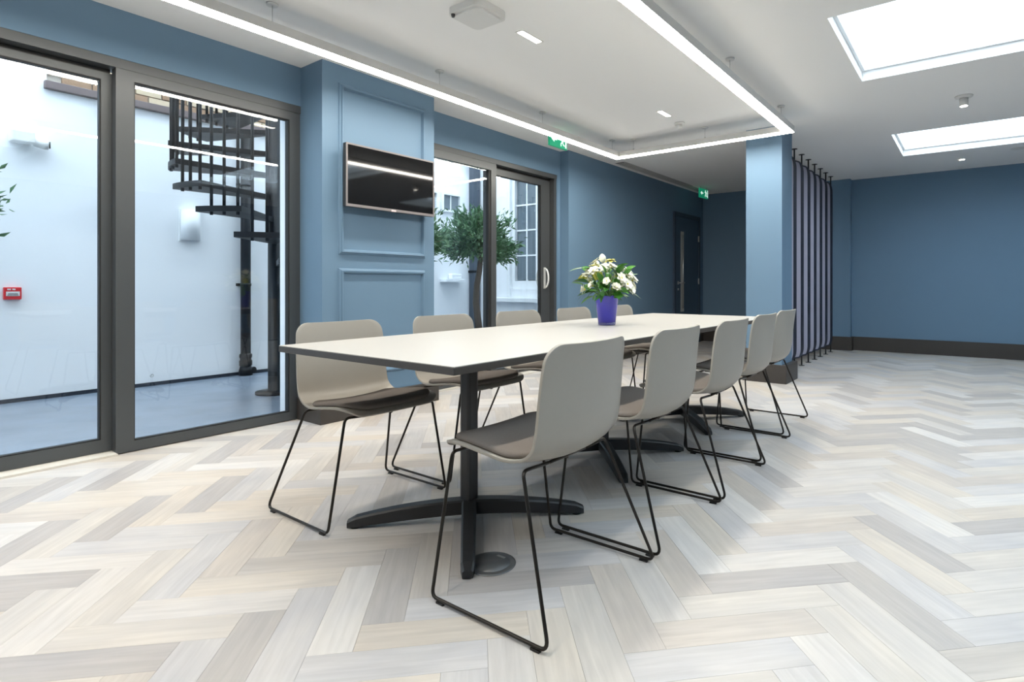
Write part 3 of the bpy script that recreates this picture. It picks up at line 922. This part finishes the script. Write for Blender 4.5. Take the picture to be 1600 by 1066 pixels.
# ------------------------------------------------------------------ table
TX0, TX1, TY0, TY1, TZ = -2.20, -1.21, 1.125, 4.30, .745
tcx = (TX0 + TX1) / 2
tb = empty('meeting_table', (tcx, (TY0 + TY1) / 2, 0))
hx, hy = (TX1 - TX0) / 2, (TY1 - TY0) / 2
MB().bbox(-hx + .001, hx - .001, -hy + .001, hy - .001, TZ - .003, TZ, .001).build('tabletop', M['laminate'], tb)
MB().bbox(-hx, hx, -hy, hy, TZ - .026, TZ - .0031, .0015).build('table_edge', M['edge'], tb)
MB().box(-hx + .2, hx - .2, -hy + .3, hy - .3, TZ - .06, TZ - .0265).build('cable_tray', M['iron'], tb)
ped = MB().bbox(-.029, .029, -.029, .029, .03, TZ - .032, .012).build('pedestal', M['iron'], tb)
ped.location = (0, 1.67 - (TY0 + TY1) / 2, 0)
MB().bbox(-.2, .2, -.2, .2, TZ - .0315, TZ - .0265, .002).build('top_plate', M['iron'], ped)
def foot_mesh():
    m = MB()
    n = 14; L = .485
    rings = []
    for i in range(n + 1):
        t = i / n
        x = .02 + (L - .02) * t
        top = .092 - .012 * t - .042 * t ** 2.2
        bot = .030 * (1 - t ** 1.5) + .0045 * 1
        w = .030 - .006 * t
        if i == n: top -= .008; w -= .006
        c = .007
        rings.append([(x, -w, bot), (x, w, bot), (x, w, top - c), (x, w - c, top), (x, -w + c, top), (x, -w, top - c)])
    vs = [p for r_ in rings for p in r_]
    fs = []
    for i in range(n):
        for k in range(6):
            l = (k + 1) % 6
            fs.append((i * 6 + k, (i + 1) * 6 + k, (i + 1) * 6 + l, i * 6 + l))
    fs += [tuple(range(6)), tuple(range(n * 6, n * 6 + 6))[::-1]]
    m.add(vs, fs)
    m.lathe([(.02, 0), (.02, .0045)], (L - .03, 0, 0), 14)
    return m.mesh('foot', M['iron'])
fm = foot_mesh()
for k in range(4):
    o = bpy.data.objects.new('foot', fm); COL.objects.link(o)
    o.parent = ped; o.rotation_euler = (0, 0, math.radians(45 + 90 * k))
for yc in (2.765, 3.87):
    c = copy_tree(ped, tb)
    c.location = (-.03, yc - (TY0 + TY1) / 2, 0)
tag(tb, 'long white-topped meeting table with dark edge and black star-foot pedestals', 'table')
# fix mesh normals of feet by recalculation
def recalc(me):
    bm = bmesh.new(); bm.from_mesh(me); bmesh.ops.recalc_face_normals(bm, faces=bm.faces[:]); bm.to_mesh(me); bm.free()
recalc(fm)

sk = empty('floor_socket', (-1.372, 1.452, 0))
MB().lathe([(.086, .0005), (.086, .002), (.082, .004), (.001, .004)], n=40, caps=False).build('cover_plate', M['socket'], sk)
MB().lathe([(.066, .0042), (.066, .0052), (.001, .0056)], n=40, caps=False).build('lid', M['socket'], sk)
MB().bbox(-.018, .018, .045, .056, .0057, .0064, .0003).build('lid_tab', M['chrome'], sk)
tag(sk, 'round grey metal floor socket set under the near end of the table', 'floor socket')

# ------------------------------------------------------------------ chairs
def catmull(P, n):
    out = []
    Q = [P[0]] + P + [P[-1]]
    for i in range(1, len(Q) - 2):
        for k in range(n):
            t = k / n
            p0, p1, p2, p3 = Q[i - 1], Q[i], Q[i + 1], Q[i + 2]
            out.append(tuple(.5 * (2 * b + (c - a) * t + (2 * a - 5 * b + 4 * c - d) * t * t + (3 * b - a - 3 * c + d) * t ** 3) for a, b, c, d in zip(p0, p1, p2, p3)))
    out.append(tuple(P[-1]))
    return out
PROF = [(.268, .446), (.243, .465), (.18, .471), (.09, .462), (.0, .450), (-.055, .445), (-.106, .454), (-.142, .487), (-.158, .548), (-.167, .64), (-.176, .73), (-.188, .808)]
WID = [.222, .232, .240, .241, .238, .235, .233, .232, .231, .229, .225, .216]
dense = catmull([(a, b, w) for (a, b), w in zip(PROF, WID)], 16)
acc = [0]
for i in range(1, len(dense)):
    acc.append(acc[-1] + math.hypot(dense[i][0] - dense[i - 1][0], dense[i][1] - dense[i - 1][1]))
TOT = acc[-1]
def prof_at(s):
    s = max(0, min(TOT, s))
    for i in range(1, len(acc)):
        if acc[i] >= s:
            t = (s - acc[i - 1]) / max(1e-9, acc[i] - acc[i - 1])
            return [dense[i - 1][k] * (1 - t) + dense[i][k] * t for k in range(3)]
    return list(dense[-1])
def prof_n(s):
    a = prof_at(s - .004); b = prof_at(s + .004)
    tx, tz = b[0] - a[0], b[1] - a[1]
    l = math.hypot(tx, tz)
    return (tz / l, -tx / l)     # points up on the seat, forward on the backrest
def smooth01(t):
    t = max(0, min(1, t)); return t * t * (3 - 2 * t)
def shell_point(s, t, off=0.0, s0=0.0, s1=None, inset=0.0, r=.06):
    s1 = TOT if s1 is None else s1
    x, z, w = prof_at(s)
    w -= inset
    e = min(s - s0, s1 - s)
    if e < r:
        w = w - r + math.sqrt(max(0, r * r - (r - e) ** 2))
    nx, nz = prof_n(s)
    bk = smooth01((s - .26) / .16)
    y = w * t
    tt = abs(y) / .24
    c = (.010 * (1 - bk) + .036 * bk) * tt ** 2.2
    return Vector((x + nx * (c + off), y, z + nz * (c + off)))
def srows(s0, s1, r, n):
    rows = [s0 + r * (1 - math.cos(a * math.pi / 2 / 7)) for a in range(0, 7)]
    mids = [s0 + r + (s1 - s0 - 2 * r) * i / n for i in range(n + 1)]
    return rows + mids + [s1 - (q - s0) for q in rows[::-1]]
def two_sided(rows, cols, fa, fb):
    m = MB(); nc = len(cols)
    A = [fa(s, t) for s in rows for t in cols]; Bv = [fb(s, t) for s in rows for t in cols]
    n = len(A); fs = []
    for i in range(len(rows) - 1):
        for j in range(nc - 1):
            a = i * nc + j
            fs.append((a, a + 1, a + nc + 1, a + nc)); fs.append((n + a, n + a + nc, n + a + nc + 1, n + a + 1))
    bd = [j for j in range(nc)] + [i * nc + nc - 1 for i in range(1, len(rows))] + [(len(rows) - 1) * nc + j for j in range(nc - 2, -1, -1)] + [i * nc for i in range(len(rows) - 2, 0, -1)]
    for k in range(len(bd)):
        a, b = bd[k], bd[(k + 1) % len(bd)]
        fs.append((a, n + a, n + b, b))
    m.add(A + Bv, fs, True)
    return m
cols = [math.sin(math.pi / 2 * (i / 10 * 2 - 1)) * .35 + (i / 10 * 2 - 1) * .65 for i in range(11)]
def make_chair():
    c = empty('shell_chair', (0, 0, 0))
    rows = srows(0, TOT, .055, 26)
    TH = .010
    sh = two_sided(rows, cols, lambda s, t: shell_point(s, t, TH / 2, r=.055), lambda s, t: shell_point(s, t, -TH / 2, r=.055)).build('seat_shell', M['shell'], c)
    recalc(sh.data)
    md = sh.modifiers.new('edge', 'BEVEL'); md.width = .003; md.segments = 2; md.limit_method = 'ANGLE'; md.angle_limit = math.radians(50)
    s0, s1 = .022, .345
    rows = srows(s0, s1, .07, 14)
    def edge(s, t):
        e = min(s - s0, s1 - s, (1 - abs(t)) * .22)
        return math.sqrt(max(0.0, 1 - (1 - min(1, e / .016)) ** 2))
    cu = two_sided(rows, [math.sin(math.pi / 2 * (i / 14 * 2 - 1)) for i in range(15)],
                   lambda s, t: shell_point(s, t, TH / 2 + .006 + .012 * edge(s, t), s0, s1, .012, .075),
                   lambda s, t: shell_point(s, t, TH / 2 + .0008, s0, s1, .016, .075)).build('seat_cushion', M['cushion'], c)
    recalc(cu.data)
    zt, zf = .446, .0125
    for sy in (-1, 1):
        pts = [(.222, sy * .10, zt - .008), (.222, sy * .226, zt), (.229, sy * .305, zf), (-.229, sy * .305, zf), (-.072, sy * .224, zt - .008), (-.072, sy * .10, zt - .014)]
        leg = MB().tube(fillet(pts, .024, 6), .0056, 10).build('sled_leg', M['wire'], c)
        for x in (-.185, .19):
            MB().bbox(x - .016, x + .016, sy * .305 - .006, sy * .305 + .006, 0, .0068, .0015).build('glide', M['rubber'], leg)
    sf = MB()
    for x, dz in ((.222, .008), (-.072, .014)):
        sf.tube([(x, -.0995, zt - dz), (x, .0995, zt - dz)], .0056, 8)
    sf.tube([(.222, 0, zt - .013), (-.072, 0, zt - .0195)], .006, 8)
    sf.build('seat_frame', M['wire'], c)
    return c
ordn = ['first', 'second', 'third', 'fourth', 'fifth']
proto = make_chair()
k = 0
for i, (x, y, a) in enumerate([(-1.134, 1.48, 180), (-1.132, 2.135, 180), (-1.132, 2.79, 180), (-1.168, 3.445, 180), (-1.215, 4.10, 179)]):
    o = proto if k == 0 else copy_tree(proto)
    k += 1
    o.location = (x, y, 0); o.rotation_euler = (0, 0, math.radians(a))
    tag(o, 'warm grey shell chair on the open-floor side of the table, %s from the floor socket' % ordn[i], 'chair', 'sled-leg chairs around the meeting table')
for i, (x, y, a) in enumerate([(-2.262, 1.533, 0.5), (-2.295, 2.20, 0), (-2.30, 2.86, 0), (-2.31, 3.52, 1), (-2.30, 4.17, 0)]):
    o = copy_tree(proto)
    o.location = (x, y, 0); o.rotation_euler = (0, 0, math.radians(a))
    tag(o, 'warm grey shell chair on the glazed-door side of the table, %s from the floor socket' % ordn[i], 'chair', 'sled-leg chairs around the meeting table')

# ------------------------------------------------------------------ vase and flowers
VX, VY = -1.758, 2.848
va = empty('vase', (VX, VY, TZ))
MB().lathe([(.050, .003), (.0505, .016), (.0525, .0165), (.070, .172), (.0705, .174), (.0675, .174), (.050, .022), (.001, .021)][:], n=36, caps=False).build('body', M['vase'], va)
MB().lathe([(.048, .0003), (.0515, .002), (.0525, .016), (.001, .0162)], n=36, caps=False).build('base', M['clear'], va)
tag(va, 'tapered cobalt blue glass vase on the table', 'vase')
fb = empty('flower_bouquet', (VX, VY, TZ + .024))
rf = random.Random(12)
def leaf_shape(L, W, droop):
    m = MB()
    n = 6; vs = []; fs = []
    for i in range(n + 1):
        t = i / n
        w = W * math.sin(math.pi * min(1, t * .97 + .03)) ** .8 * (1 if t < .999 else 0)
        x = L * t; z = -droop * t * t * L
        vs += [(x, -w, z + .15 * w), (x, 0, z), (x, w, z + .15 * w)]
    for i in range(n):
        a = i * 3
        fs += [(a, a + 3, a + 4, a + 1), (a + 1, a + 4, a + 5, a + 2)]
    nv = len(vs)
    vs2 = [(x, y, z - .0008) for x, y, z in vs]
    m.add(vs + vs2, fs + [tuple(q + nv for q in f[::-1]) for f in fs], True)
    return m
LM = [leaf_shape(.085, .017, .5).mesh('leaf', M['leaf']), leaf_shape(.11, .015, .7).mesh('leaf', M['leafd']), leaf_shape(.07, .022, .3).mesh('leaf', M['leaf'])]
def orient(o, d, roll=0.0):
    d = Vector(d).normalized()
    o.rotation_mode = 'QUATERNION'
    o.rotation_quaternion = d.to_track_quat('X', 'Z') @ Matrix.Rotation(roll, 3, 'X').to_quaternion()
def flower_mesh(np_, L, W, cup, m):
    mb = MB()
    for ring in range(2):
        for i in range(np_):
            a = 2 * math.pi * (i + .5 * ring) / np_
            tilt = cup + .35 * ring
            n = 5; vs = []; fs = []
            for q in range(n + 1):
                t = q / n
                w = W * (math.sin(math.pi * (t * .82 + .12)) ** .7)
                rr = L * t * math.cos(tilt - .5 * t); zz = L * t * math.sin(tilt - .5 * t) + .002 * ring
                for sgn in (-1, 0, 1):
                    bx, by = rr, sgn * w
                    vs.append((bx * math.cos(a) - by * math.sin(a), bx * math.sin(a) + by * math.cos(a), zz + (abs(sgn) * .25 * w)))
            for q in range(n):
                o = q * 3
                fs += [(o, o + 3, o + 4, o + 1), (o + 1, o + 4, o + 5, o + 2)]
            mb.add(vs, fs, True, 0)
    mb.lathe([(.001, -.004), (.007, .0), (.008, .006), (.004, .011), (.001, .012)], n=10, mi=1, caps=False)
    return mb.mesh('flower', [m, M['pollen']])
FM = [flower_mesh(6, .036, .014, .55, M['petal']), flower_mesh(7, .033, .013, .9, M['petal']), flower_mesh(6, .036, .014, .45, M['petaly']), flower_mesh(5, .028, .012, 1.0, M['petal'])]
bud = MB().lathe([(.002, -.004), (.013, .004), (.020, .018), (.020, .032), (.012, .045), (.002, .052)], n=14, caps=False).mesh('bud', M['petal'])
top0 = Vector((0, 0, .14))
spots = []
for i in range(44):
    # golden spiral over an upper dome
    t = (i + .5) / 44
    ph = math.acos(1 - t * 1.05); th = i * 2.39996
    spots.append((ph, th))
stems = MB()
for i, (ph, th) in enumerate(spots):
    q = rf.uniform(.86, 1.06)
    e = Vector((.155 * q * math.sin(ph) * math.cos(th), .155 * q * math.sin(ph) * math.sin(th), .185 + .175 * q * math.cos(ph)))
    base = Vector((.02 * math.cos(th + 2), .02 * math.sin(th + 2), .0))
    neck = Vector((.045 * math.sin(ph) * math.cos(th), .045 * math.sin(ph) * math.sin(th), .15))
    d = (e - Vector((0, 0, .12))).normalized()
    stems.tube([base, neck, (neck + e) / 2 + Vector((0, 0, .01)), e - d * .004], .0018, 5)
    r_ = rf.random()
    if i % 5 == 3:
        o = bpy.data.objects.new('leaf', LM[i % 3])
        o.location = e - d * .03; orient(o, d + Vector((rf.gauss(0, .4), rf.gauss(0, .4), .2)), rf.uniform(-1, 1))
    elif i in (2, 9):
        o = bpy.data.objects.new('bud', bud); o.location = e
        o.rotation_mode = 'QUATERNION'; o.rotation_quaternion = d.to_track_quat('Z', 'Y')
    else:
        o = bpy.data.objects.new('flower', FM[0 if r_ < .38 else 1 if r_ < .6 else 2 if r_ < .8 else 3]); o.location = e
        o.rotation_mode = 'QUATERNION'; o.rotation_quaternion = (d + Vector((rf.gauss(0, .25), rf.gauss(0, .25), rf.gauss(0, .2)))).normalized().to_track_quat('Z', 'Y')
    o.parent = fb; COL.objects.link(o)
for i in range(64):
    th = rf.uniform(0, 2 * math.pi); low = i < 36
    z = rf.uniform(.145, .20) if low else rf.uniform(.18, .30)
    rr = rf.uniform(.05, .085) if low else rf.uniform(.07, .13)
    o = bpy.data.objects.new('leaf', LM[rf.randrange(3)])
    o.location = (rr * math.cos(th), rr * math.sin(th), z)
    orient(o, (math.cos(th), math.sin(th), rf.uniform(-.25, .5) if low else rf.uniform(.3, 1.6)), rf.uniform(-.8, .8))
    o.parent = fb; COL.objects.link(o)
stems.build('stems', M['stem'], fb)
tag(fb, 'bunch of cream and yellow flowers with green leaves in the blue vase', 'flowers')

# ------------------------------------------------------------------ pivoting panel screen
def screen_panel():
    t = empty('pivot_screen_panel', (0, 0, 0))
    zb, zt, L, r, b = .10, CZ - .10, .36, .13, .07
    def outline(i, j):
        p = []
        for (cx, cz, a0) in ((-r, zt - r, 0), (-L + r, zt - r, 90), (-L + r, zb + r, 180), (-r, zb + r, 270)):
            for k in range(9):
                a = math.radians(a0 + 90 * k / 8)
                p.append((cx + (r - i) * math.cos(a), cz + (r - j) * math.sin(a)))
        return p
    o, n = outline(0, 0), outline(b, .018)
    m = MB(); N = len(o)
    vs = [(x, -.022, z) for x, z in o] + [(x, -.022, z) for x, z in n] + [(x, .022, z) for x, z in o] + [(x, .022, z) for x, z in n]
    fs = []
    for i in range(N):
        j = (i + 1) % N
        fs += [(i, j, N + j, N + i), (2 * N + i, 3 * N + i, 3 * N + j, 2 * N + j), (i, 2 * N + i, 2 * N + j, j), (N + i, N + j, 3 * N + j, 3 * N + i)]
    f = m.add(vs, fs).build('panel_frame', M['navy'], t)
    recalc(f.data)
    MB().prism(n, 1, -.019, .019).build('panel_infill', M['lilac'], t)
    for pz, fz in (([.004, zb + r], [(.035, .0005), (.035, .005), (.01, .007)]), ([zt - r, CZ - .004], [(.01, CZ - .007), (.035, CZ - .005), (.035, CZ - .0005)])):
        MB().tube([(-.012, 0, pz[0]), (-.012, 0, pz[1])], .009, 10).build('pivot_pin', M['iron'], t)
        MB().lathe(fz, (-.012, 0, 0), 16).build('flange', M['iron'], t)
    return t
pp = screen_panel()
for i in range(8):
    o = pp if i == 0 else copy_tree(pp)
    o.location = (-1.70, 6.60 + .345 * i, 0)
    # the panel runs from its pivot back towards the table, swung slightly to the glazed side
    o.rotation_euler = (0, 0, math.radians(90 - 14))
    tag(o, 'tall rounded lilac-grey pivot panel in a dark frame, %s from the blue column' % (ordn + ['sixth', 'seventh', 'eighth'])[i], 'screen panel', 'pivot panels of the slatted screen')
